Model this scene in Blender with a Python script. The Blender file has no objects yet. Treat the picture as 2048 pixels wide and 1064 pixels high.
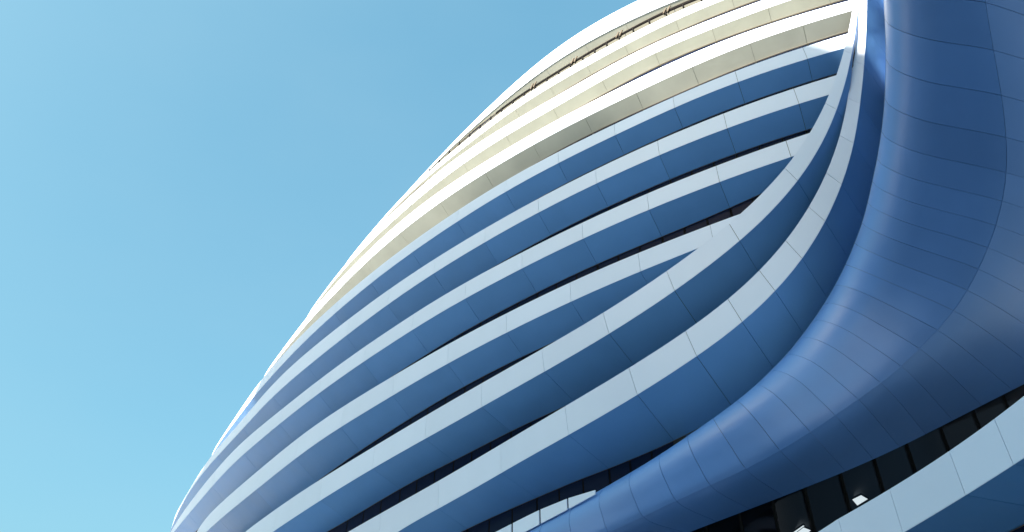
import bpy, math, random
import numpy as np
random.seed(4)

# ------------------------------------------------------------------ camera, sky, sun, exposure
H = 4.2                                   # storey height in metres
CAMZ = 1.6
PITCH = math.radians(37.0)
FPX, CX, CY = 1500.0, 1024.0, 532.0       # lens of the photograph in its own pixels
scene = bpy.context.scene
cam_d = bpy.data.cameras.new('camera'); cam = bpy.data.objects.new('camera', cam_d)
scene.collection.objects.link(cam); scene.camera = cam
cam.location = (0, 0, CAMZ)
cam.rotation_euler = (math.pi/2 + PITCH, 0, 0)
cam_d.sensor_width = 36.0; cam_d.lens = 36.0*FPX/2048.0
cam_d.clip_start = 0.1; cam_d.clip_end = 6000

SUN_EL, SUN_AZ = math.radians(32), math.radians(222)   # azimuth clockwise from +Y
SKY_STRENGTH, SUN_STRENGTH, EXPOSURE = 0.103, 5.0, 1.98
SKY_TINT = (0.58, 1.11, 1.29)
SKY_POWER = (0.84, 0.65, 0.54)
world = bpy.data.worlds.new('World'); scene.world = world; world.use_nodes = True
wn = world.node_tree; wn.nodes.clear()
sky = wn.nodes.new('ShaderNodeTexSky'); sky.sky_type = 'NISHITA'; sky.sun_disc = False
sky.sun_elevation = SUN_EL; sky.sun_rotation = SUN_AZ
sky.altitude = 0; sky.air_density = 1.0; sky.dust_density = 7.0; sky.ozone_density = 1.0
bg = wn.nodes.new('ShaderNodeBackground'); bg.inputs[1].default_value = SKY_STRENGTH
wo = wn.nodes.new('ShaderNodeOutputWorld')
tint = wn.nodes.new('ShaderNodeMix'); tint.data_type = 'RGBA'; tint.blend_type = 'MULTIPLY'
tint.inputs[0].default_value = 1.0; tint.inputs[7].default_value = (*SKY_TINT, 1)
sepc = wn.nodes.new('ShaderNodeSeparateColor'); comb = wn.nodes.new('ShaderNodeCombineColor')   # hazy, evenly bright sky
wn.links.new(sky.outputs[0], sepc.inputs[0])
for ch, pw in enumerate(SKY_POWER):
    m_ = wn.nodes.new('ShaderNodeMath'); m_.operation = 'POWER'; m_.inputs[1].default_value = pw
    wn.links.new(sepc.outputs[ch], m_.inputs[0]); wn.links.new(m_.outputs[0], comb.inputs[ch])
wn.links.new(comb.outputs[0], tint.inputs[6]); # faint thin haze drifting over the whole sky
stc = wn.nodes.new('ShaderNodeTexCoord'); smp = wn.nodes.new('ShaderNodeMapping'); smp.inputs['Scale'].default_value = (1.0, 1.0, 2.2)
snz = wn.nodes.new('ShaderNodeTexNoise'); snz.inputs['Scale'].default_value = 2.2; snz.inputs['Detail'].default_value = 5; snz.inputs['Roughness'].default_value = 0.5
srm = wn.nodes.new('ShaderNodeMapRange'); srm.inputs[1].default_value = 0.35; srm.inputs[2].default_value = 0.8; srm.inputs[3].default_value = 0.0; srm.inputs[4].default_value = 0.16
wn.links.new(stc.outputs['Generated'], smp.inputs[0]); wn.links.new(smp.outputs[0], snz.inputs[0]); wn.links.new(snz.outputs[0], srm.inputs[0])
hz = wn.nodes.new('ShaderNodeMix'); hz.data_type = 'RGBA'; hz.inputs[7].default_value = (1.15, 1.75, 2.05, 1)
wn.links.new(srm.outputs[0], hz.inputs[0]); wn.links.new(tint.outputs[2], hz.inputs[6]); wn.links.new(hz.outputs[2], bg.inputs[0]); wn.links.new(bg.outputs[0], wo.inputs[0])
sun_d = bpy.data.lights.new('sun', 'SUN'); sun = bpy.data.objects.new('sun', sun_d)
scene.collection.objects.link(sun)
sun_d.energy = SUN_STRENGTH; sun_d.angle = math.radians(0.5); sun_d.color = (1.0, 0.93, 0.82)
sun.rotation_euler = (math.pi/2 - SUN_EL, 0, math.pi - SUN_AZ)
sun.location = (60, -40, 120)
vs = scene.view_settings
vs.view_transform = 'Standard'; vs.look = 'None'; vs.gamma = 1; vs.use_curve_mapping = False
vs.exposure = EXPOSURE

# ------------------------------------------------------------------ geometry of the view, used to survey the facade
cp, sp = math.cos(PITCH), math.sin(PITCH)
def ray(px):
    px = np.atleast_2d(np.asarray(px, float))
    x = px[:, 0]-CX; yu = CY-px[:, 1]
    return np.stack([x, FPX*cp - yu*sp, yu*cp + FPX*sp], 1)
def at_level(px, z):                      # points of the sight lines at z storeys above the eye
    d = ray(px); z = np.broadcast_to(np.asarray(z, float), (len(d),))
    P = d*(z*H/d[:, 2])[:, None]; P[:, 2] += CAMZ
    return P
def on_plane(px, P0, n):
    d = ray(px); C = np.array([0, 0, CAMZ])
    t = ((P0-C)*n).sum(1)/(d*n).sum(1)
    return C + d*t[:, None]
def proj(P):
    P = np.asarray(P, float)
    X, Y, Z = P[..., 0], P[..., 1], P[..., 2]-CAMZ
    w = np.maximum(Y*cp + Z*sp, 1e-3)
    return np.stack([CX + FPX*X/w, CY - FPX*(Z*cp - Y*sp)/w], -1)
def smooth(t, V, g, lam, order=3):        # penalised spline through surveyed points
    t = np.asarray(t, float); V = np.asarray(V, float)
    if V.ndim == 1: V = V[:, None]
    M = len(g); h = g[1]-g[0]
    i = np.clip(((t-g[0])/h).astype(int), 0, M-2); f = (t-g[0])/h - i
    A = np.zeros((len(t), M)); r = np.arange(len(t)); A[r, i] = 1-f; A[r, i+1] += f
    D = np.diff(np.eye(M), order, axis=0)/h**order*math.sqrt(h)
    N = A.T@A + lam*(D.T@D)
    return np.linalg.solve(N + 1e-12*np.eye(M), A.T@V)
def unit(v): return v/np.maximum(np.linalg.norm(v, axis=-1, keepdims=True), 1e-9)

# surveyed edges (T = top edge of a band's fascia, B = its bottom edge), left to right
T, B = {}, {}
T[1] = [(693,532),(734,481),(779,425),(818,379),(861,334),(925,266),(976,214),(1028,166),(1116,96),(1178,51),(1261,1),(1340,-39)]
B[1] = [(780,424),(825,374),(887,311),(932,268),(977,229),(1024,190),(1074,150),(1124,115),(1199,72.5),(1274,35),(1356,0)]
T[2] = [(692,530),(711,506),(738,473),(785,413),(840,361),(900,307),(950,265),(985,238),(1024,209),(1076.5,176),(1144,134),(1199,101),(1274,62.5),(1349,26),(1414,0)]
B[2] = [(690,531),(732,480),(780,426),(841,366),(912.5,307),(972,262),(1024,221),(1099,175),(1174,132.5),(1249,90),(1351.5,40),(1446.5,0)]
T[3] = [(606,646),(635,607),(668,564),(729,487),(772.5,432),(837.5,374),(910,318),(997.5,263),(1024,246),(1074,216),(1124,184),(1199,141),(1261.5,110),(1324,82),(1384,55.5),(1449,28),(1524,0)]
B[3] = [(615,632),(650,585),(695,531),(730,494),(784,444),(851,385),(927.5,327),(1022.5,264),(1074,236),(1124,207.5),(1204,161),(1274,122.5),(1349,87.5),(1424,59),(1536,15),(1581,0)]
T[4] = [(515,772),(535,742),(569,693),(602,651),(622,623),(650,591),(706,533),(750,490),(790,452),(840,411),(892.5,373.5),(950,337),(1010,301),(1070,266),(1099,249),(1149,221),(1224,184),(1299,144),(1374,110),(1449,81),(1536,51),(1586,35),(1636,19),(1696,1)]
B[4] = [(532,748),(559,714),(610,652),(665,592),(725,532),(760,499),(800,466),(860,419),(917.5,379),(975,343.5),(1060,293.5),(1110,265),(1149,246),(1224,209),(1299,172.5),(1384,134),(1461,100),(1536,73),(1586,57.5),(1636,41),(1706,20)]
T[5] = [(427,904),(440,884),(466,842),(493,800),(517,760),(541,729),(567.5,705),(610,664),(635,640),(680,598),(722.5,563),(761,532),(795,504),(835,476),(921,417),(1016,358.5),(1050,338.5),(1112,306),(1189,266),(1230,246),(1299,217.5),(1349,195),(1399,172.5),(1474,142.5),(1536,118),(1586,100),(1636,84),(1695,67)]
B[5] = [(425,908),(445,877),(480,830),(504,798),(555,739.5),(603,689),(669,627.5),(742.5,566),(786,532),(824,505),(914,443.5),(1011,383.5),(1064,353.5),(1116.5,326),(1174,297),(1239,266),(1299,239),(1349,215),(1411.5,187.5),(1476,164),(1536,143),(1615.5,118),(1688,96)]
T[6] = [(338,1064),(365,1004),(393,958),(421,911),(447.5,884),(480,844),(520,798),(547.5,767),(580,734.5),(620,699.5),(667.5,662),(710,628),(782.5,577),(846,532),(875,514),(925,485),(972.5,456),(1025,425),(1080,395),(1124,372),(1194,338.5),(1249,312),(1316.5,281),(1349,266),(1399,246),(1449,226),(1536,195),(1590,176),(1671,151)]
B[6] = [(340,1064),(360,1018),(387.5,971),(435,912),(486,857),(541,798),(577.5,764.5),(615,733),(692.5,671),(775,609.5),(835,568),(890,532),(925,511),(969,485),(1025,452.5),(1076.5,425),(1124,401),(1193,366.5),(1254,338.5),(1319,310),(1374,287),(1430,266),(1536,227),(1598.5,207.5),(1658.5,189)]
T[7] = [(343,1064),(367.5,1021),(392.5,985.5),(424,947),(459,910.5),(480,888),(530,845.5),(591,798),(620,774.5),(650,749.5),(685,724.5),(737.5,688),(785,656),(832.5,626),(885,591),(935,563),(972,543),(990,532),(1024,514),(1049,502),(1099,478.5),(1169,443.5),(1236.5,413.5),(1299,385.5),(1374,353.5),(1436.5,331),(1474,315),(1536,293.5),(1581,278.5),(1620,266.5)]
B[7] = [(346,1066),(375,1030.5),(424,973),(460,934),(505,893),(559,848),(622,798),(672.5,762),(726,723),(772.5,694.5),(824,660),(872.5,629.5),(930,597.5),(972,574.5),(1054,532),(1099,508.5),(1166.5,477),(1224,451),(1298,419),(1374,388.5),(1439,364),(1536,329),(1590,311)]
T[8] = [(380,1064),(405,1039),(447.5,1000.5),(505,948),(555,908),(600,873),(642.5,843),(690,812),(710,798),(790,749.5),(835,724.5),(900,687),(972,647),(1018,626),(1084.5,591),(1144.5,563),(1210,532),(1279,505),(1374,468.5),(1426.5,448.5),(1488,423.5)]
B[8] = [(412.5,1064),(435,1043),(511,980.5),(591,917),(681,854),(775,798),(835,760),(895,728),(972,686),(1013,664.5),(1072,637),(1142,603),(1197,577),(1281,544),(1349,514),(1390,499)]
T[9] = [(490,1064),(556,1015.5),(650,953),(752.5,890.5),(842,837),(908,798),(972,762.5),(1047,718),(1107,684.5),(1159.5,654.5),(1218,618),(1272,586),(1322,549),(1346,532),(1391.5,498.5),(1449,453.5),(1488,424),(1514,397),(1536,375.5),(1590,312),(1620,266),(1646,212.5),(1658.5,189),(1672,151),(1688.5,95),(1696,66),(1706,20),(1709,-10),(1714,-70),(1717,-140)]
ZT9 = [4.84,4.84,4.84,4.84,4.84,4.84,4.84,4.86,4.90,4.96,5.05,5.16,5.31,5.37,5.5,5.70,5.84,5.97,6.08,6.48,6.84,7.28,7.5,7.83,8.5,8.83,9.5,9.8,10.5,11.4]
B[9] = [(545,1064),(639,1002),(745,937),(842,882),(963,814),(990,798),(1089.5,743),(1154.5,704.5),(1218,666.5),(1284.5,626),(1349.5,579),(1417,532),(1479,481),(1536,430.5),(1595,360),(1633.5,307),(1653.5,266),(1673.5,212.5),(1688.5,172.5),(1701,117.5),(1708.5,82.5),(1713,45),(1717,-10),(1721,-140)]
T[10] = [(696,1064),(761,1027),(842,981),(878,962),(1003,888),(1133,810.5),(1155,798),(1197,773),(1269.5,728),(1322,694.5),(1386,652),(1434.5,614.5),(1484,574.5),(1536,523.5),(1591,456),(1635,385),(1668.5,308.5),(1680.5,266),(1691,212.5),(1701,150),(1711,70),(1715,0),(1719,-140)]
ZT10 = [3.89,3.89,3.89,3.89,3.89,3.89,3.90,3.94,4.05,4.15,4.33,4.52,4.75,5.05,5.43,5.83,6.38,6.73,7.27,7.97,8.87,9.66,11.3]
B[10] = [(792.5,1064),(842,1035.5),(876,1018),(1002,945.5),(1137,870.5),(1260,798),(1274.5,787),(1393,711),(1484,646),(1550,581),(1594,532),(1650,445),(1683.5,362),(1698.5,321),(1710.5,266),(1720,195),(1728.5,140),(1732,82.5),(1734,0),(1735,-60),(1736,-140)]
EN = {-1:(1772,-215),0:(1777,-110),1:(1781,-15),2:(1784,65),3:(1785.5,153),4:(1783.5,230),5:(1778.5,293),6:(1770,345),7:(1760.5,388),8:(1752,427),9:(1741,464),10:(1727,500),11:(1710.5,535),12:(1693,566),13:(1673.5,598),14:(1651,629),15:(1626,662),16:(1597,694),17:(1563,726),18:(1526.5,758),19:(1477,795),20:(1421,833),21:(1363,870.5),22:(1302,908),23:(1242,944),24:(1182,975),25:(1127,1008),26:(1069.5,1037),27:(1015,1068),28:(955,1101),29:(890,1137)}
SEAM = {-1:(1935,-215),0:(1955,-100),1:(1971,6),2:(1986,100),3:(2003,190),4:(2011,276),5:(2012,345),6:(2003,402),7:(1991,451),8:(1975,495),9:(1956,538),10:(1934,580),11:(1906.5,621),12:(1874,659.5),13:(1838,697),14:(1801,732),15:(1761.5,765),16:(1716,798),17:(1668,831),18:(1622,862),19:(1559,901),20:(1491.5,937),21:(1420,970),22:(1352,1001),23:(1286,1033),24:(1218,1064),25:(1150,1093),26:(1085,1120),27:(1020,1148),28:(950,1180),29:(880,1212)}
S11 = {-1:(2360,0),0:(2370,80),2:(2385,230),4:(2375,390),6:(2335,520),8:(2255,640),10:(2150,712),12:(2025,780),14:(1905,841),16:(1800,894),18:(1690,943),20:(1570,991),22:(1430,1045),24:(1320,1087),26:(1220,1127),29:(1070,1195)}
ZEN = {-1:5.75,0:5.6,1:5.47,2:5.35,3:5.2,4:5.06,5:4.94,6:4.83,7:4.73,8:4.63,9:4.53,10:4.42,11:4.31,12:4.20,13:4.08,14:3.94,15:3.80,16:3.65,17:3.5,18:3.36,19:3.21,20:3.08,21:2.97,22:2.88,23:2.81,24:2.76,25:2.73,26:2.71,27:2.70,28:2.70,29:2.70}
T[12] = [(1500,1122),(1560,1091),(1621,1059),(1696,1020.5),(1778.5,980),(1848.5,935),(1926,887),(1986,846),(2011,827),(2048,799),(2120,742)]
B[12] = [(1700,1126),(1808.5,1064),(1931,989),(2027,930.5),(2048,917),(2120,866)]

class PixCurve:                           # b(a) with a = x-y, b = x+y : single valued for every edge here
    def __init__(s, pts, lam=2e3):
        p = np.array(pts, float); a = p[:, 0]-p[:, 1]; b = p[:, 0]+p[:, 1]
        o = np.argsort(a); s.g = np.linspace(a.min()-250, a.max()+250, 200)
        s.b = smooth(a[o], b[o], s.g, lam)[:, 0]; s.lo, s.hi = a.min(), a.max()
    def side(s, P):
        q = proj(P); a = q[..., 0]-q[..., 1]
        return (q[..., 0]+q[..., 1]) - np.interp(a, s.g, s.b)
    def pts(s):
        return np.stack([(s.g+s.b)/2, (s.b-s.g)/2], 1)
PC = {('T', k): PixCurve(v) for k, v in T.items()}
PC.update({('B', k): PixCurve(v) for k, v in B.items()})
PC['E'] = PixCurve([EN[i] for i in sorted(EN, reverse=True)])
def shifted(key, gap):                    # an edge curve shifted up by gap(x) pixels
    p = PC[key].pts(); gx = [g[0] for g in gap]; gy = [g[1] for g in gap]
    p = p.copy(); p[:, 1] -= np.interp(p[:, 0], gx, gy)
    return PixCurve(p, 50.0)
GAP = {1: (('T',2), [(600,-5),(840,2),(920,5),(1000,6),(1076,7),(1189,9),(1289,11),(1400,14)]),
       2: (('T',3), [(1100,-3),(1200,1),(1300,2.5),(1700,2.5)]),
       3: (('T',4), [(1050,-3),(1150,0.5),(1300,3),(1500,4),(1700,3)]),
       4: (('T',5), [(1000,-4),(1120,1),(1250,2.5),(1700,2.5)]),
       5: (('T',6), [(1000,-4),(1130,1),(1300,2),(1700,3)]),
       6: (('T',7), [(900,-8),(1000,0),(1024,2),(1099,5),(1224,8),(1374,8),(1536,8),(1640,9)]),
       7: (('T',8), [(650,-12),(800,0),(835,3),(900,6),(972,8.5),(1097,11),(1211,11),(1374,15),(1520,17)]),
       8: (('T',9), [(500,-12),(650,0),(705,6),(780,12),(842,12),(972,13),(1047,7),(1107,0),(1200,-12),(1300,-22)]),
       9: (('T',10), [(600,22),(657,22),(755,26),(842,27),(892,24),(979,18),(1067,11),(1130,0),(1200,-14),(1720,-14)]),
       10: ('E', [(924,56),(1017,47),(1092,38),(1192,24),(1267,15),(1332,0),(1420,-16),(1600,-20),(1800,-20)])}

def root_along(F, lo, hi, n=90):          # first sign change of F(w) per station
    ws = np.linspace(lo, hi, n); V = np.stack([F(w) for w in ws])
    out = np.full(V.shape[1], np.nan)
    for i in range(V.shape[1]):
        c = np.where(V[:-1, i]*V[1:, i] <= 0)[0]
        if len(c):
            j = c[0]; a, b = V[j, i], V[j+1, i]
            out[i] = ws[j] + (ws[j+1]-ws[j])*(a/(a-b) if a != b else 0)
    return out
def fill(s, w, lam):                      # smooth a partly known profile, constant beyond its ends
    ok = ~np.isnan(w)
    if ok.sum() < 3: return np.full(len(s), np.nanmedian(w) if ok.any() else 1.0)
    g = np.linspace(s[0]-1e-6, s[-1]+1e-6, len(s))
    r = smooth(s[ok], w[ok], g, lam, 2)[:, 0]
    a, b = s[ok][0], s[ok][-1]
    r = np.interp(np.clip(s, a, b), g, r)
    return r

class Band: pass
UP = np.array([0, 0, 1.0])
ZB = {1:12.65, 2:11.5, 3:10.5, 4:9.5, 5:8.5, 6:7.5, 7:6.5, 8:5.5, 9:4.5, 10:3.5}
TILT = {1:10, 2:16, 3:14, 4:11, 5:6, 6:3, 7:1, 8:0, 9:-1, 10:-2, 12:0}
TURN = {1:.028, 2:.028, 3:.028, 4:.028, 5:.022, 6:.016, 7:.01, 8:.008}
def horizontal_band(k, z, extL, endx, step=0.6, lam=40.0):
    P = at_level(B[k], z)[:, :2]
    t = np.r_[0, np.cumsum(np.linalg.norm(np.diff(P, axis=0), axis=1))]
    g = np.arange(-extL, t[-1]+40, step)
    C = smooth(t, P, g, lam)
    i0 = int(np.searchsorted(g, 0.5)); hd = C[i0]-C[i0+1]; th = math.atan2(hd[1], hd[0])
    h2 = C[i0+1]-C[i0+2]; kap = (th-math.atan2(h2[1], h2[0]))/step
    for j in range(i0-1, -1, -1):         # the hidden flank turns away round the back
        th += (min(kap, 0)-TURN[k])*step
        C[j] = C[j+1] + step*np.array([math.cos(th), math.sin(th)])
    X = np.c_[C, np.full(len(C), z*H+CAMZ)]
    px = proj(X)[:, 0]
    keep = (g <= t[-1]) | (px < endx)
    bad = np.where(~keep)[0]
    n = bad[0] if len(bad) else len(g)
    b = Band(); b.k = k; b.s = g[:n]; b.B = X[:n]
    tg = np.gradient(b.B, axis=0); tg[:, 2] = 0; b.u = unit(tg)
    b.nin = np.stack([-b.u[:, 1], b.u[:, 0], 0*b.u[:, 0]], 1)
    tt = math.tan(math.radians(TILT[k]))
    d = b.nin*tt + UP
    w = root_along(lambda w: PC['T', k].side(b.B + d*w), 0.3, 11 if k == 1 else 5.5)
    q = proj(b.B); a = q[:, 0]-q[:, 1]
    w[(a < PC['T', k].lo-30) | (b.s < -2) | (a > PC['T', k].hi+20)] = np.nan
    w = np.minimum(w, 1.3*np.nanmedian(w[len(w)//2:]))
    b.w = fill(b.s, w, 400.0)
    b.T = b.B + d*b.w[:, None]
    return b
def soffit(b, k, kap, dmax=14, default=3.0):
    key, gap = GAP[k]; pc = shifted(key, gap)
    d = b.nin + b.q*np.asarray(kap)[:, None] if hasattr(b, 'q') else b.nin - UP*np.asarray(kap)[:, None]
    w = root_along(lambda w: pc.side(b.B + d*w), 0.2, dmax)
    if not hasattr(b, 'q'):
        q = proj(b.B); a = q[:, 0]-q[:, 1]; w[(b.s < 5)] = np.nan
    b.d = fill(b.s, w, 60.0)
    b.I = b.B + d*b.d[:, None]

bands = {}
ENDX = {1:1740, 2:1740, 3:1740, 4:1742, 5:1730, 6:1714, 7:1664, 8:1506}
for k in range(1, 9):
    bands[k] = horizontal_band(k, ZB[k], 26.0, ENDX[k])
ref = bands[7]
def body_normal(P):                       # inward plan normal of the facade at a point
    x = np.interp(P[:, 0], ref.B[:, 0], ref.nin[:, 0]); y = np.interp(P[:, 0], ref.B[:, 0], ref.nin[:, 1])
    return unit(np.stack([x, y, 0*x], 1))
def ribbon(k, Z, front, extL=30.0, step=0.6, lam=60.0):
    P = at_level(T[k], np.array(Z)*front)
    t = np.r_[0, np.cumsum(np.linalg.norm(np.diff(P, axis=0), axis=1))]
    g = np.arange(-extL, t[-1]+step, step)
    b = Band(); b.k = k; b.s = g; b.T = smooth(t, P, g, lam)
    b.T[g < 0, 2] = b.T[np.searchsorted(g, 0), 2]
    b.u = unit(np.gradient(b.T, axis=0))
    own = unit(np.stack([-b.u[:, 1], b.u[:, 0], 0*b.u[:, 0]], 1))
    f = np.clip(np.abs(b.u[:, 2])*2.2, 0, 1)[:, None]; f = f*f*(3-2*f)
    b.nin = unit(own*(1-f) + body_normal(b.T)*f)
    lean = np.radians(TILT[k] + 16*np.clip((b.T[:, 2]-CAMZ)/H-6.2, 0, 2)/2)
    N = -b.nin*np.cos(lean)[:, None] + UP*np.sin(lean)[:, None]
    b.q = unit(np.cross(N, b.u)); b.q[b.q[:, 2] > 0] *= -1
    sk = 0.55*f
    b.q = unit(b.q*(1-sk) - UP*sk)
    w = root_along(lambda w: PC['B', k].side(b.T + b.q*w), 0.05, 6)
    w[b.s < 0] = np.nan
    b.w = fill(b.s, w, 60.0); b.B = b.T + b.q*b.w[:, None]
    return b
KAP = {1:.8, 2:.8, 3:.8, 4:.8, 5:.85, 6:.82, 7:.78, 8:.72}
bands[9] = ribbon(9, ZT9, 0.985)
bands[10] = ribbon(10, ZT10, 0.985)
for k in range(1, 9):
    soffit(bands[k], k, np.full(len(bands[k].s), KAP[k]))
for k in (9, 10):
    b = bands[k]; soffit(b, k, 0.38 + 0.3*np.clip(np.abs(b.u[:, 2]), 0, 1))

# the big rounded hull band (index grows from the top right to the bottom left)
ii = np.array(sorted(EN)); gi = np.linspace(-1, 29, 241)
def by_index(d, lam=0.02):
    k = sorted(d); return smooth(np.array(k, float), np.array([d[i] for i in k], float), gi, lam)
E_px, S_px, I_px = by_index(EN), by_index(SEAM), by_index(S11, 0.5)
zE = by_index(ZEN, 0.3)[:, 0]
hE = at_level(E_px, zE)
psi = np.radians(np.interp(gi, [-1, 5, 10, 15, 20, 24, 29], [56, 56, 52, 42, 27, 15, 13]))
no = unit(np.stack([np.interp(gi, [-1, 8, 15, 24, 29], [-.39, -.42, -.50, -.62, -.66]),
                    np.interp(gi, [-1, 8, 15, 24, 29], [-.92, -.90, -.866, -.78, -.75]), 0*gi], 1))
nf = no*np.cos(psi)[:, None] - UP*np.sin(psi)[:, None]
hS = on_plane(S_px, hE, nf)
ps2 = np.radians(np.interp(gi, [-1, 8, 15, 20, 29], [84, 93, 93, 84, 79]))
ns = no*np.cos(ps2)[:, None] - UP*np.sin(ps2)[:, None]
hI = on_plane(I_px, hS, ns)
hV = unit(hS-hE)
rim = np.interp(gi, [-1, 10, 16, 22, 29], [1.6, 1.6, 1.5, 1.2, 1.0])

b12 = Band(); b12.k = 12
Pb = at_level(B[12], 1.5)[:, :2]
tb = np.r_[0, np.cumsum(np.linalg.norm(np.diff(Pb, axis=0), axis=1))]
b12.s = np.arange(-14, tb[-1]+6, 0.4)
b12.B = np.c_[smooth(tb, Pb, b12.s, 40.0), np.full(len(b12.s), 1.5*H+CAMZ)]
tg = np.gradient(b12.B, axis=0); b12.u = unit(tg)
b12.nin = np.stack([-b12.u[:, 1], b12.u[:, 0], 0*b12.u[:, 0]], 1)
w = root_along(lambda w: PC['T', 12].side(b12.B + UP*w), 0.2, 5); w[b12.s < 0] = np.nan
b12.w = fill(b12.s, w, 200.0); b12.T = b12.B + UP*b12.w[:, None]
b12.d = np.full(len(b12.s), 2.0); b12.I = b12.B + (b12.nin - UP*0.15)*2.0
bands[12] = b12

# ------------------------------------------------------------------ materials
def mat(name, col, rough=0.4, metal=0.0, spec=0.5, vary=0.0, grain=0.0, warp=0.0):
    m = bpy.data.materials.new(name); m.use_nodes = True; nt = m.node_tree
    p = nt.nodes['Principled BSDF']
    p.inputs['Base Color'].default_value = (*col, 1); p.inputs['Roughness'].default_value = rough
    p.inputs['Metallic'].default_value = metal; p.inputs['Specular IOR Level'].default_value = spec
    if vary or grain:
        oi = nt.nodes.new('ShaderNodeObjectInfo'); tc = nt.nodes.new('ShaderNodeTexCoord')
        mp = nt.nodes.new('ShaderNodeMapping'); mp.inputs['Scale'].default_value = (1, 1, 0.35)
        nz = nt.nodes.new('ShaderNodeTexNoise'); nz.inputs['Scale'].default_value = 0.55; nz.inputs['Detail'].default_value = 5
        nt.links.new(tc.outputs['Object'], mp.inputs[0]); nt.links.new(mp.outputs[0], nz.inputs[0])
        a = nt.nodes.new('ShaderNodeMath'); a.operation = 'MULTIPLY_ADD'; a.inputs[1].default_value = vary; a.inputs[2].default_value = 1-vary/2
        nt.links.new(oi.outputs['Random'], a.inputs[0])
        c = nt.nodes.new('ShaderNodeMath'); c.operation = 'MULTIPLY_ADD'; c.inputs[1].default_value = grain; c.inputs[2].default_value = 1-grain/2
        nt.links.new(nz.outputs[0], c.inputs[0])
        mu = nt.nodes.new('ShaderNodeMath'); mu.operation = 'MULTIPLY'
        nt.links.new(a.outputs[0], mu.inputs[0]); nt.links.new(c.outputs[0], mu.inputs[1])
        vm = nt.nodes.new('ShaderNodeVectorMath'); vm.operation = 'SCALE'; vm.inputs[0].default_value = col
        nt.links.new(mu.outputs[0], vm.inputs['Scale']); nt.links.new(vm.outputs[0], p.inputs['Base Color'])
        r = nt.nodes.new('ShaderNodeMath'); r.operation = 'MULTIPLY_ADD'; r.inputs[1].default_value = 0.15; r.inputs[2].default_value = rough-0.07
        nt.links.new(nz.outputs[0], r.inputs[0]); nt.links.new(r.outputs[0], p.inputs['Roughness'])
    if warp:                              # gentle oil-canning of the sheet metal
        tc = nt.nodes.new('ShaderNodeTexCoord'); n2 = nt.nodes.new('ShaderNodeTexNoise'); n2.inputs['Scale'].default_value = 0.45; n2.inputs['Detail'].default_value = 2
        bp = nt.nodes.new('ShaderNodeBump'); bp.inputs['Strength'].default_value = warp; bp.inputs['Distance'].default_value = 0.12
        nt.links.new(tc.outputs['Object'], n2.inputs[0]); nt.links.new(n2.outputs[0], bp.inputs['Height']); nt.links.new(bp.outputs[0], p.inputs['Normal'])
    return m
M = {}
M['fascia'] = mat('white_aluminium', (0.78, 0.83, 0.97), 0.38, vary=0.05, grain=0.06, warp=0.35)
M['soffit'] = mat('shaded_soffit_enamel', (0.17, 0.41, 0.82), 0.42, vary=0.12, grain=0.14, warp=0.5)  # soffits of the lower bands, blue of the shade put into the colour
M['lit_soffit'] = mat('lit_soffit_enamel', (0.52, 0.53, 0.45), 0.42, vary=0.05, grain=0.35)  # lit copy of the soffit for the upper bands, sunlit tone in the colour
M['hull'] = mat('satin_blue_enamel', (0.10, 0.25, 0.60), 0.46, spec=0.6, vary=0.12, grain=0.12, warp=0.5)
M['hull'].node_tree.nodes['Principled BSDF'].inputs['Coat Weight'].default_value = 0.6
M['hull'].node_tree.nodes['Principled BSDF'].inputs['Coat Roughness'].default_value = 0.38; M['hull'].node_tree.nodes['Principled BSDF'].inputs['Coat IOR'].default_value = 1.7
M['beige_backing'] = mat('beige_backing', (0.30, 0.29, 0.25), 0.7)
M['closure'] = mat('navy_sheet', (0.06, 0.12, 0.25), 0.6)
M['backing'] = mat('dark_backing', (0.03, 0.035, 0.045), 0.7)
M['glass'] = mat('dark_tinted_glass', (0.010, 0.018, 0.045), 0.12, spec=0.02)
M['mullion'] = mat('black_mullion', (0.008, 0.007, 0.007), 0.8, spec=0.1)
M['bronze'] = mat('bronze_trim', (0.30, 0.20, 0.13), 0.5)
M['interior'] = mat('dark_interior', (0.02, 0.022, 0.025), 0.8)
M['ground'] = mat('plaza_granite', (0.45, 0.44, 0.44), 0.85, grain=0.2)
M['roof'] = mat('roof_membrane', (0.45, 0.45, 0.43), 0.7)
def clear_glass():
    m = bpy.data.materials.new('clear_dark_glass'); m.use_nodes = True; nt = m.node_tree; nt.nodes.clear()
    o = nt.nodes.new('ShaderNodeOutputMaterial'); mx = nt.nodes.new('ShaderNodeMixShader')
    fr = nt.nodes.new('ShaderNodeFresnel'); fr.inputs[0].default_value = 1.5
    tr = nt.nodes.new('ShaderNodeBsdfTransparent'); tr.inputs[0].default_value = (0.55, 0.57, 0.62, 1)
    gl = nt.nodes.new('ShaderNodeBsdfGlossy'); gl.inputs['Roughness'].default_value = 0.02; gl.inputs['Color'].default_value = (0.2, 0.2, 0.26, 1)
    nt.links.new(fr.outputs[0], mx.inputs[0]); nt.links.new(tr.outputs[0], mx.inputs[1]); nt.links.new(gl.outputs[0], mx.inputs[2])
    nt.links.new(mx.outputs[0], o.inputs[0]); return m
M['clear'] = clear_glass()
def lamp_mat(strength):
    m = bpy.data.materials.new('lit_diffuser'); m.use_nodes = True
    p = m.node_tree.nodes['Principled BSDF']; p.inputs['Base Color'].default_value = (.8, .8, .8, 1)
    p.inputs['Emission Color'].default_value = (0.90, 1.0, 0.97, 1); p.inputs['Emission Strength'].default_value = strength
    return m

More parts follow.
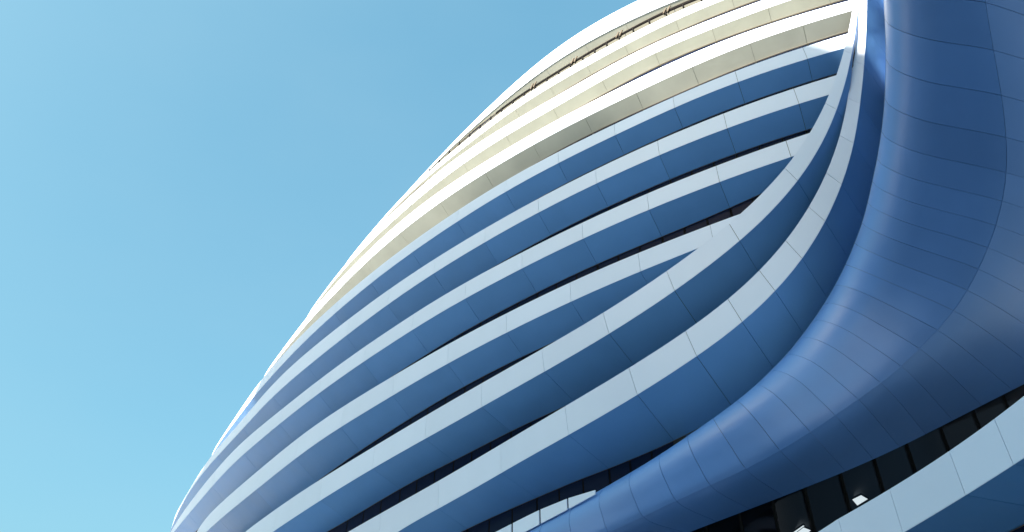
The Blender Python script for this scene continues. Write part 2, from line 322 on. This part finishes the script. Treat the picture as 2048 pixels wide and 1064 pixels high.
# ------------------------------------------------------------------ mesh helpers
COL = scene.collection
EYE = np.array([0, 0, CAMZ])
def link(name, V, F, m, parent=None, smooth_faces=None):
    me = bpy.data.meshes.new(name); me.from_pydata([tuple(map(float, v)) for v in V], [], F)
    me.materials.append(m)
    sm = np.ones(len(F), bool) if smooth_faces is None else smooth_faces
    me.polygons.foreach_set('use_smooth', sm); me.update()
    o = bpy.data.objects.new(name, me); COL.objects.link(o)
    if parent is not None: o.parent = parent
    return o
def grid_faces(m, n, off=0, flip=False):
    F = []
    for i in range(m-1):
        for j in range(n-1):
            a = off+i*n+j; q = (a, a+1, a+n+1, a+n)
            F.append(q[::-1] if flip else q)
    return F
def facing(G):                            # true if the grid's faces look at the street
    c = G[len(G)//2, G.shape[1]//2]
    i, j = min(len(G)//2, len(G)-2), min(G.shape[1]//2, G.shape[1]-2)
    n = np.cross(G[i, j+1]-G[i, j], G[i+1, j]-G[i, j])
    return n@(EYE-c) > 0
def panel(name, G, back, m, parent):      # G: (rows, cols, 3) outer face; back: vector(s) into the wall
    G = np.asarray(G, float); r, c = G.shape[:2]
    V = list(G.reshape(-1, 3)); F = grid_faces(r, c, 0, not facing(G)); k = len(F)
    loop = [(0, j) for j in range(c)] + [(i, c-1) for i in range(1, r)] + [(r-1, j) for j in range(c-2, -1, -1)] + [(i, 0) for i in range(r-2, 0, -1)]
    bk = np.broadcast_to(back, G.shape)
    o = len(V)
    for (i, j) in loop: V.append(G[i, j]); V.append(G[i, j]+bk[i, j])
    L = len(loop)
    for a in range(L):
        b = (a+1) % L; F.append((o+2*a, o+2*b, o+2*b+1, o+2*a+1))
    sm = np.zeros(len(F), bool); sm[:k] = True
    return link(name, V, F, m, parent, sm)
def multi_strip(name, grids, m, parent):  # several surface strips joined into one part
    V, F = [], []
    for G in grids:
        G = np.asarray(G, float); off = len(V); V += list(G.reshape(-1, 3)); F += grid_faces(G.shape[0], G.shape[1], off, not facing(G))
    return link(name, V, F, m, parent)
def bar(name, A, Bp, w, d, m, parent):    # rectangular bar between two points, w along x-ish, d deep
    A = np.asarray(A, float); Bp = np.asarray(Bp, float); z = unit(Bp-A)
    x = unit(np.cross(z, [0.5, 0.8, 0.05])); y = np.cross(z, x)
    V = [P + sx*x*w/2 + sy*y*d/2 for P in (A, Bp) for sx, sy in ((-1,-1),(1,-1),(1,1),(-1,1))]
    F = [(0,1,2,3),(7,6,5,4),(0,4,5,1),(1,5,6,2),(2,6,7,3),(3,7,4,0)]
    return link(name, V, F, m, parent, np.zeros(6, bool))
def ip(s, s0, A): return np.stack([np.interp(s, s0, A[:, i]) for i in range(3)], -1)

# ------------------------------------------------------------------ ground
g = link('ground', [(-2500,-2500,0),(2500,-2500,0),(2500,2500,0),(-2500,2500,0)], [(0,1,2,3)], M['ground'])
g['kind'] = 'structure'

# ------------------------------------------------------------------ the tower
tower = bpy.data.objects.new('tower', None); COL.objects.link(tower)
tower['label'] = 'curved tower with stacked white bands, shade-blue soffits and a sweeping rounded hull'
tower['category'] = 'building'
tower.location = (0, 0, 0)
JOINT = {1: [930,1010,1092,1170,1251,1340], 2: [841,900,962,1030,1100,1174,1249,1351], 3: [784,851,927,1012,1106,1204,1310,1424,1536],
         4: [559,610,665,730,800,880,970,1066,1170,1272,1384,1500,1606], 5: [603,669,742,824,914,1011,1116.5,1230,1349,1476,1615],
         6: [486,546,615,692,775,867,969,1076.5,1193,1319,1454,1598], 7: [424,488,559,637,726,824,930,1044,1166,1298,1439,1582],
         8: [439,511,591,681,785,895,1013,1142,1281,1427], 9: [545,639,745,850,963,1089,1218,1349,1479,1595,1673],
         10: [757,876,1002,1137,1274.5,1393,1484,1550,1604,1650,1683,1707,1720,1728], 12: [1560,1660,1806,1931,2027]}
def stations(b, px):
    q = proj(b.B)[:, 0]; vis = b.s >= 0
    mono = np.maximum.accumulate(q[vis])
    st = [float(np.interp(x, mono, b.s[vis])) for x in px]
    st = [a for i, a in enumerate(st) if i == 0 or a-st[i-1] > 0.4]
    dl, dr = st[1]-st[0], st[-1]-st[-2]
    while st[0]-dl > b.s[0]+0.5: st.insert(0, st[0]-dl)
    while st[-1]+dr < b.s[-1]-0.5: st.append(st[-1]+dr)
    if st[0] > b.s[0]+0.3: st.insert(0, b.s[0])
    if st[-1] < b.s[-1]-0.3: st.append(b.s[-1])
    return st
GAPW = 0.022
def build_band(b):
    k = b.k; st = stations(b, JOINT[k])
    off = b.nin*0.05
    led = np.full(len(b.s), 2.6)
    if k in (9, 10): led = np.interp(np.abs(b.u[:, 2]), [0, 0.25], [2.4, 0.5])
    if k in (1, 12): led = np.full(len(b.s), 16.0)
    ledge_in = b.T + b.nin*led[:, None] + UP*(2.0 if k == 1 else 0.0)
    upo = UP*0.05
    sdir = unit(b.I-b.B); sn = unit(np.cross(b.u, sdir)); sn[sn[:, 2] < 0] *= -1       # into the soffit
    gh = np.clip(b.d*1.2-0.3, 0.05, 2.6) if k == 8 else np.full(len(b.s), 0.7 if k <= 5 else 2.6)
    if k in (9, 10): gh *= np.interp(np.abs(b.u[:, 2]), [0.1, 0.3], [1, 0.02])
    gl_top = b.I + b.nin*0.02 + UP*0.3; gl_bot = b.I + b.nin*0.02 - UP*gh[:, None]
    wall_off = b.nin*0.25
    core = multi_strip('facade_band', [np.stack([b.T+off, b.B+off+upo], 0), np.stack([b.B+off+upo, b.I+sn*0.05], 0),
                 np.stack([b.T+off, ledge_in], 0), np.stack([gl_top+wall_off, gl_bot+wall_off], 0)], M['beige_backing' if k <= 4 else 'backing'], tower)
    if k == 1:
        multi_strip('roof', [np.stack([b.T+off+UP*.02, ledge_in+UP*.02], 0)], M['roof'], tower)
    sides = []
    for i in range(len(st)-1):
        a0, a1 = st[i]+GAPW/2, st[i+1]-GAPW/2
        if a1-a0 < 0.2: continue
        n = int(np.clip(math.ceil((a1-a0)/0.7), 4, 12))
        s = np.linspace(a0, a1, n+1)
        Tt, Bb, Ii = ip(s, b.s, b.T), ip(s, b.s, b.B), ip(s, b.s, b.I)
        ni = ip(s, b.s, b.nin); snn = ip(s, b.s, sn)
        if k == 1:
            m0 = Tt + (Bb-Tt)*0.80; m1 = Tt + (Bb-Tt)*0.84
            panel('fascia_panel', np.stack([Tt, m0], 0), ni[None]*0.07, M['fascia'], core)
            panel('fascia_lip', np.stack([m1+(-ni)*0.03, Bb+(-ni)*0.03], 0), ni[None]*0.10, M['fascia'], core)
        else:
            panel('fascia_panel', np.stack([Tt, Bb], 0), ni[None]*0.07, M['fascia'], core)
        if np.median(np.linalg.norm(Ii-Bb, axis=1)) > 0.12:
            e = unit(Ii-Bb)*0.02
            panel('soffit_panel', np.stack([Bb+e, Bb+(Ii-Bb)*0.5, Ii], 0), snn[None]*0.07, M['lit_soffit' if k <= 4 else 'soffit'], core)
        m = 3 if 6 <= k <= 10 else 1
        for j in range(m):
            c0, c1 = a0 + (a1-a0)*j/m, a0 + (a1-a0)*(j+1)/m
            if np.interp((c0+c1)/2, b.s, gh) < 0.3: continue
            ss = np.linspace(c0+0.06, c1-0.06, 3)
            t_, b_ = ip(ss, b.s, gl_top), ip(ss, b.s, gl_bot)
            panel('window_pane', np.stack([t_, b_], 0), ip(ss, b.s, b.nin)[None]*0.03, M['glass'], core)
            if m > 1: bar('mullion', ip(c0, b.s, gl_top)-UP*0.33+ip(c0, b.s, b.nin)*0.03, ip(c0, b.s, gl_bot)+ip(c0, b.s, b.nin)*0.03, 0.09, 0.10, M['mullion'], core)
    # slim bronze edging along the inner rim of the soffit
    e = b.I - sn*0.03 - b.nin*0.01
    multi_strip('soffit_trim', [np.stack([e, e-b.nin*0.05 - UP*0.0], 0)], M['bronze'], core)
    return core
cores = {}
for k in sorted(bands): cores[k] = build_band(bands[k])

# low olive upstand with small black brackets in the slot under the roof band
b2 = bands[2]; pcu = shifted(('T', 2), [(x, 0.62*g_) for x, g_ in GAP[1][1]])
us = b2.T + b2.nin*0.12
wu = root_along(lambda w: pcu.side(us + UP*w), 0.02, 3.0); wu[b2.s < 12] = np.nan
wu = np.minimum(fill(b2.s, wu, 60.0), 1.2)
M['olive'] = mat('olive_grey_upstand', (0.055, 0.053, 0.036), 0.7, vary=0.06)
vis2 = proj(b2.B)[:, 0] > 975; su = [v for v in stations(b2, JOINT[2]) if np.interp(v, b2.s, proj(b2.B)[:, 0]) > 835]
for a0, a1 in zip(su[:-1], su[1:]):
    ss = np.linspace(a0+0.02, a1-0.02, 6); P_ = ip(ss, b2.s, us); w_ = np.interp(ss, b2.s, wu)[:, None]
    panel('upstand_panel', np.stack([P_+UP*w_, P_-UP*0.1], 0), ip(ss, b2.s, b2.nin)[None]*0.05, M['olive'], cores[2])
    for j in range(3):
        c = a0 + (a1-a0)*(j+0.5)/3; t_ = ip(c, b2.s, us) + UP*(float(np.interp(c, b2.s, wu))+0.12) - ip(c, b2.s, b2.nin)*0.06
        bar('bracket', t_, t_-UP*0.42, 0.10, 0.10, M['mullion'], cores[2])
M['cable'] = mat('tan_cable_hook', (0.10, 0.075, 0.05), 0.8)
for x_ in (1067, 1149, 1240, 1336):       # pairs of slanted hooks along the slot
    c = float(np.interp(x_, proj(b2.T)[:, 0], b2.s)); t_ = ip(c, b2.s, us) + UP*(float(np.interp(c, b2.s, wu))-0.05) - ip(c, b2.s, b2.nin)*0.12; tt_ = ip(c, b2.s, b2.u)
    for o2 in (-0.16, 0.16): bar('hook', t_+tt_*(o2-0.15), t_+tt_*(o2+0.15)+UP*0.5, 0.09, 0.09, M['cable'], cores[2])
rail = us + UP*(wu[:, None]+0.10) - b2.nin*0.05
multi_strip('slot_rail', [np.stack([rail+UP*0.16, rail-UP*0.08, rail-UP*0.08+b2.nin*0.12], 0)[:, vis2]], M['mullion'], cores[2])

# ------------------------------------------------------------------ rounded hull band
hu = unit(np.gradient(hE, axis=0))
hn = unit(np.cross(hu, hV)); hn[(hn*no).sum(1) < 0] *= -1          # outward normal of the face
def hull_rows(i0, i1, n):
    q = np.linspace(i0, i1, n)
    f = lambda A: ip(q, gi, A)
    E, S, V, N = f(hE), f(hS), unit(f(hV)), unit(f(hn)); r = np.interp(q, gi, rim)
    L = np.linalg.norm(S-E, axis=1); r = np.minimum(r, 0.62*L)
    rows = []
    for th in np.radians([-75, -40, -10, 15, 30, 45, 60, 75, 90]):
        rows.append(E + V*(r*(1-np.cos(th)))[:, None] + N*(r*np.sin(th) - r)[:, None])
    P = rows[-1]; I = f(hI)
    a_ = unit(S-P); c_ = unit(I-S); mS = unit(a_+c_); L1 = np.linalg.norm(S-P, axis=1)[:, None]; L2 = np.linalg.norm(I-S, axis=1)[:, None]
    her = lambda A, B_, ma, mb, t: (2*t**3-3*t*t+1)*A + (t**3-2*t*t+t)*ma + (-2*t**3+3*t*t)*B_ + (t**3-t*t)*mb
    for t in (0.17, 0.33, 0.5, 0.67, 0.83, 1.0): rows.append(her(P, S, a_*L1, mS*L1, t))
    low_rows = [her(S, I, mS*np.minimum(L2, 2*L1), c_*L2, t) for t in (0.004, 0.1, 0.2, 0.3, 0.45, 0.6, 0.8, 1.0)]
    return np.stack(rows, 0), N, np.stack(low_rows, 0)
hull = None
sb = gi[(gi >= -1) & (gi <= 29)]
R, N_, LR = hull_rows(-1, 29, 181)
hI_ = ip(np.linspace(-1, 29, 181), gi, hI)
hin = -ip(np.linspace(-1, 29, 181), gi, no)
wall_t, wall_b = hI_ + hin*0.02 + UP*0.4, hI_ + hin*0.02; wall_b = wall_b.copy(); wall_b[:, 2] = 1.0*H
hull = multi_strip('hull_band', [np.stack([R[0], R[0]+hin*14.0], 0), R - N_[None]*0.06, LR+UP*0.06], M['backing'], tower)
b10 = bands[10]; I10p = proj(b10.I); rows_a, rows_b = [], []
for j, qv in enumerate(np.linspace(-1, 29, 181)):                   # closes the slot between the hull and the ribbon above it
    if qv > 21: break
    e_ = proj(R[2, j]); m_ = int(np.argmin(np.linalg.norm(I10p-e_, axis=1)))
    rows_a.append(R[0, j]); rows_b.append(b10.I[m_])
rows_b = np.array(rows_b); kk = np.ones(9)/9
for c in range(3): rows_b[4:-4, c] = np.convolve(rows_b[:, c], kk, 'valid')
multi_strip('slot_closure', [np.stack([rows_a, rows_b], 0)], M['closure'], hull)
idx = list(range(-1, 29))
for i in idx:
    G, N, LG = hull_rows(i+0.006, i+1-0.006, 7)
    panel('hull_panel', G, -N[None]*0.08, M['hull'], hull)
    panel('soffit_panel', LG, UP*0.08, M['hull'], hull)
# windows under the hull: mullions where the photograph shows them, then on at the same pitch
mpx = [1150,1215,1280,1345,1411,1477,1543,1608,1680,1748,1813,1881,1946,2006,2070,2130,2190,2250]
Ipx = proj(hI)[:, 0]; o_ = np.argsort(Ipx)
mi = [float(np.interp(x, Ipx[o_], gi[o_])) for x in mpx]
for a, c in zip(mi[:-1], mi[1:]):
    q = np.linspace(a, c, 4); P = ip(q, gi, hI); D = -ip(q, gi, no)
    top = P + D*0.16 + UP*0.35; bot = top.copy(); bot[:, 2] = 0.9*H
    sh = (top[-1]-top[0]); sh = unit(sh)*0.05
    top[0] += sh; bot[0] += sh; top[-1] -= sh; bot[-1] -= sh
    panel('window_pane', np.stack([top, bot], 0), D[None]*0.03, M['clear'], hull)
    A = P[0] + D[0]*0.10; Z = A.copy(); Z[2] = 0.9*H
    bar('mullion', A+UP*0.2, Z, 0.10, 0.14, M['mullion'], hull)
q = np.linspace(-1, 29, 80); P = ip(q, gi, hI); D = -ip(q, gi, no)
back = P + D*18.0
low = lambda A, z: np.c_[A[:, :2], np.full(len(A), z)]
multi_strip('office_interior', [np.stack([P+UP*0.45, back+UP*0.45], 0), np.stack([back+UP*0.45, low(back, 0.5)], 0)], M['interior'], hull)
# white parapet strip on the hull's upper edge at the left
for i in range(24, 29):
    qq = np.linspace(i+0.03, i+1-0.03, 6); E_ = ip(qq, gi, hE); D_ = -ip(qq, gi, no)
    h_ = np.interp(qq, [24, 25, 26, 29], [0.02, 0.33, 0.50, 0.75])[:, None]
    base = E_ + D_*0.35 - UP*0.15
    panel('parapet_panel', np.stack([base+UP*(h_+0.15), base], 0), D_[None]*0.05, M['fascia'], hull)
# lit ceiling panels in the office behind the hull windows
lm = lamp_mat(0.36)
for lab, quad in (('square lit ceiling panel in the office behind the hull windows', [(1693.5,1004),(1722,990),(1736,998),(1708,1015)]),
                  ('thin sliver of lit ceiling panel behind the hull windows, lower left', [(1584,1066),(1606,1050.5),(1609.5,1051.5),(1590,1066)]),
                  ('broad lit ceiling panel cut off by the lowest white band', [(1588,1069),(1607,1054.5),(1622,1060.5),(1603,1076)])):
    zc = (float(np.interp(quad[1][0], Ipx[o_], hI[o_, 2])) + 0.36 - CAMZ)/H
    for _ in range(12):                   # hang the lamp just under the ceiling above it
        c = at_level(quad, zc).mean(0); dl = c-P; t_ = (dl*D).sum(1)
        dist = np.linalg.norm((dl-D*t_[:, None])[:, :2], axis=1); zc = 0.5*zc + 0.5*(P[int(np.argmin(dist)), 2]+0.30-CAMZ)/H
    Q = at_level(quad, zc); c = Q.mean(0)
    e = bpy.data.objects.new('ceiling_light', None); COL.objects.link(e); e.location = c
    e['label'] = lab; e['category'] = 'lamp'; e['group'] = 'lit ceiling panels in the office'
    Ql = Q - c
    link('diffuser', Ql, [(0,1,2,3)], lm, e)
    V = []; F = []
    for j in range(4): V += [Ql[j], Ql[j]*1.08, Ql[j]*1.08+UP*0.08]
    for j in range(4):
        k2 = (j+1) % 4; F += [(3*j, 3*k2, 3*k2+1, 3*j+1), (3*j+1, 3*k2+1, 3*k2+2, 3*j+2)]
    link('frame', np.array(V)-UP*0.01, F, M['mullion'], e)
multi_strip('lower_wall', [np.stack([low(P+D*0.1, 0.9*H), low(P+D*0.1, 0.0)], 0)], M['glass'], tower)
multi_strip('lower_wall', [np.stack([b12.I+b12.nin*.05, low(b12.I+b12.nin*.05, 0.0)], 0)], M['glass'], tower)

# ------------------------------------------------------------------ added unseen tower behind the camera, roof edge shaped to shade the lower storeys
Ls = np.array([math.sin(SUN_AZ)*math.cos(SUN_EL), math.cos(SUN_AZ)*math.cos(SUN_EL), math.sin(SUN_EL)])
DIST = 170.0
b4 = bands[4]; sel = np.linspace(int(np.searchsorted(b4.s, 3.0)), len(b4.s)-1, 40).astype(int)
edge = b4.B[sel].copy(); pxe = proj(edge)[:, 0]
edge[:, 2] = CAMZ + H*np.interp(pxe, [500, 800, 950, 1150, 1300, 1450, 1600, 1695], [9.0, 9.1, 9.45, 9.55, 9.35, 9.05, 8.95, 8.05])
last = edge[-1]; edge = np.r_[edge, [last+np.array([0.1, -0.1, 0.0]), last+np.array([0.4, -0.35, 7.0]), last+np.array([6, -2.5, 8.0]), last+np.array([16, -5, 8.0]), last+np.array([30, -7, 8.0]), last+np.array([50, -12, 8.0]), last+np.array([72, -20, 8.0])]]
b5_, b6_ = bands[5], bands[6]
def foot(b, x): j = int(np.argmin(np.abs(proj(b.B)[:, 0]-x) + 1e3*(b.s < 0))); return b.B[j]
lf = [foot(b6_, 342)+np.array([-8, 14, 0]), foot(b6_, 342), foot(b6_, 400), foot(b5_, 445), foot(b5_, 505)]
lf = np.array([[p_[0], p_[1], CAMZ+H*z_] for p_, z_ in zip(lf, (7.6, 7.65, 7.75, 8.0, 8.5))])
edge = np.r_[lf, edge]
lat = edge@np.array([-Ls[1], Ls[0], 0]); edge = edge[np.argsort(-lat)]
edge = edge + Ls*DIST
caster = bpy.data.objects.new('shade_tower', None); COL.objects.link(caster); caster.location = (0, 0, 0)
caster['label'] = 'unseen tower added behind the camera to cast shade on the facade'; caster['category'] = 'building'
hs = np.array([Ls[0], Ls[1], 0]); hs /= np.linalg.norm(hs)
far = edge + hs*24
multi_strip('wall', [np.stack([edge, low(edge, 0)], 0), np.stack([far, low(far, 0)], 0),
                     np.stack([np.r_[edge[:1], far[:1]], low(np.r_[edge[:1], far[:1]], 0)], 0),
                     np.stack([np.r_[edge[-1:], far[-1:]], low(np.r_[edge[-1:], far[-1:]], 0)], 0)], M['fascia'], caster)
multi_strip('roof', [np.stack([edge-UP*0.01, far-UP*0.01], 0)], M['roof'], caster)
zt = edge[:, 2].min()
for j in range(1, int(zt/H)-1):
    z0 = j*H+1.6; A = edge - hs*0.12
    multi_strip('window_strip', [np.stack([low(A, z0+1.7), low(A, z0)], 0)], M['glass'], caster)
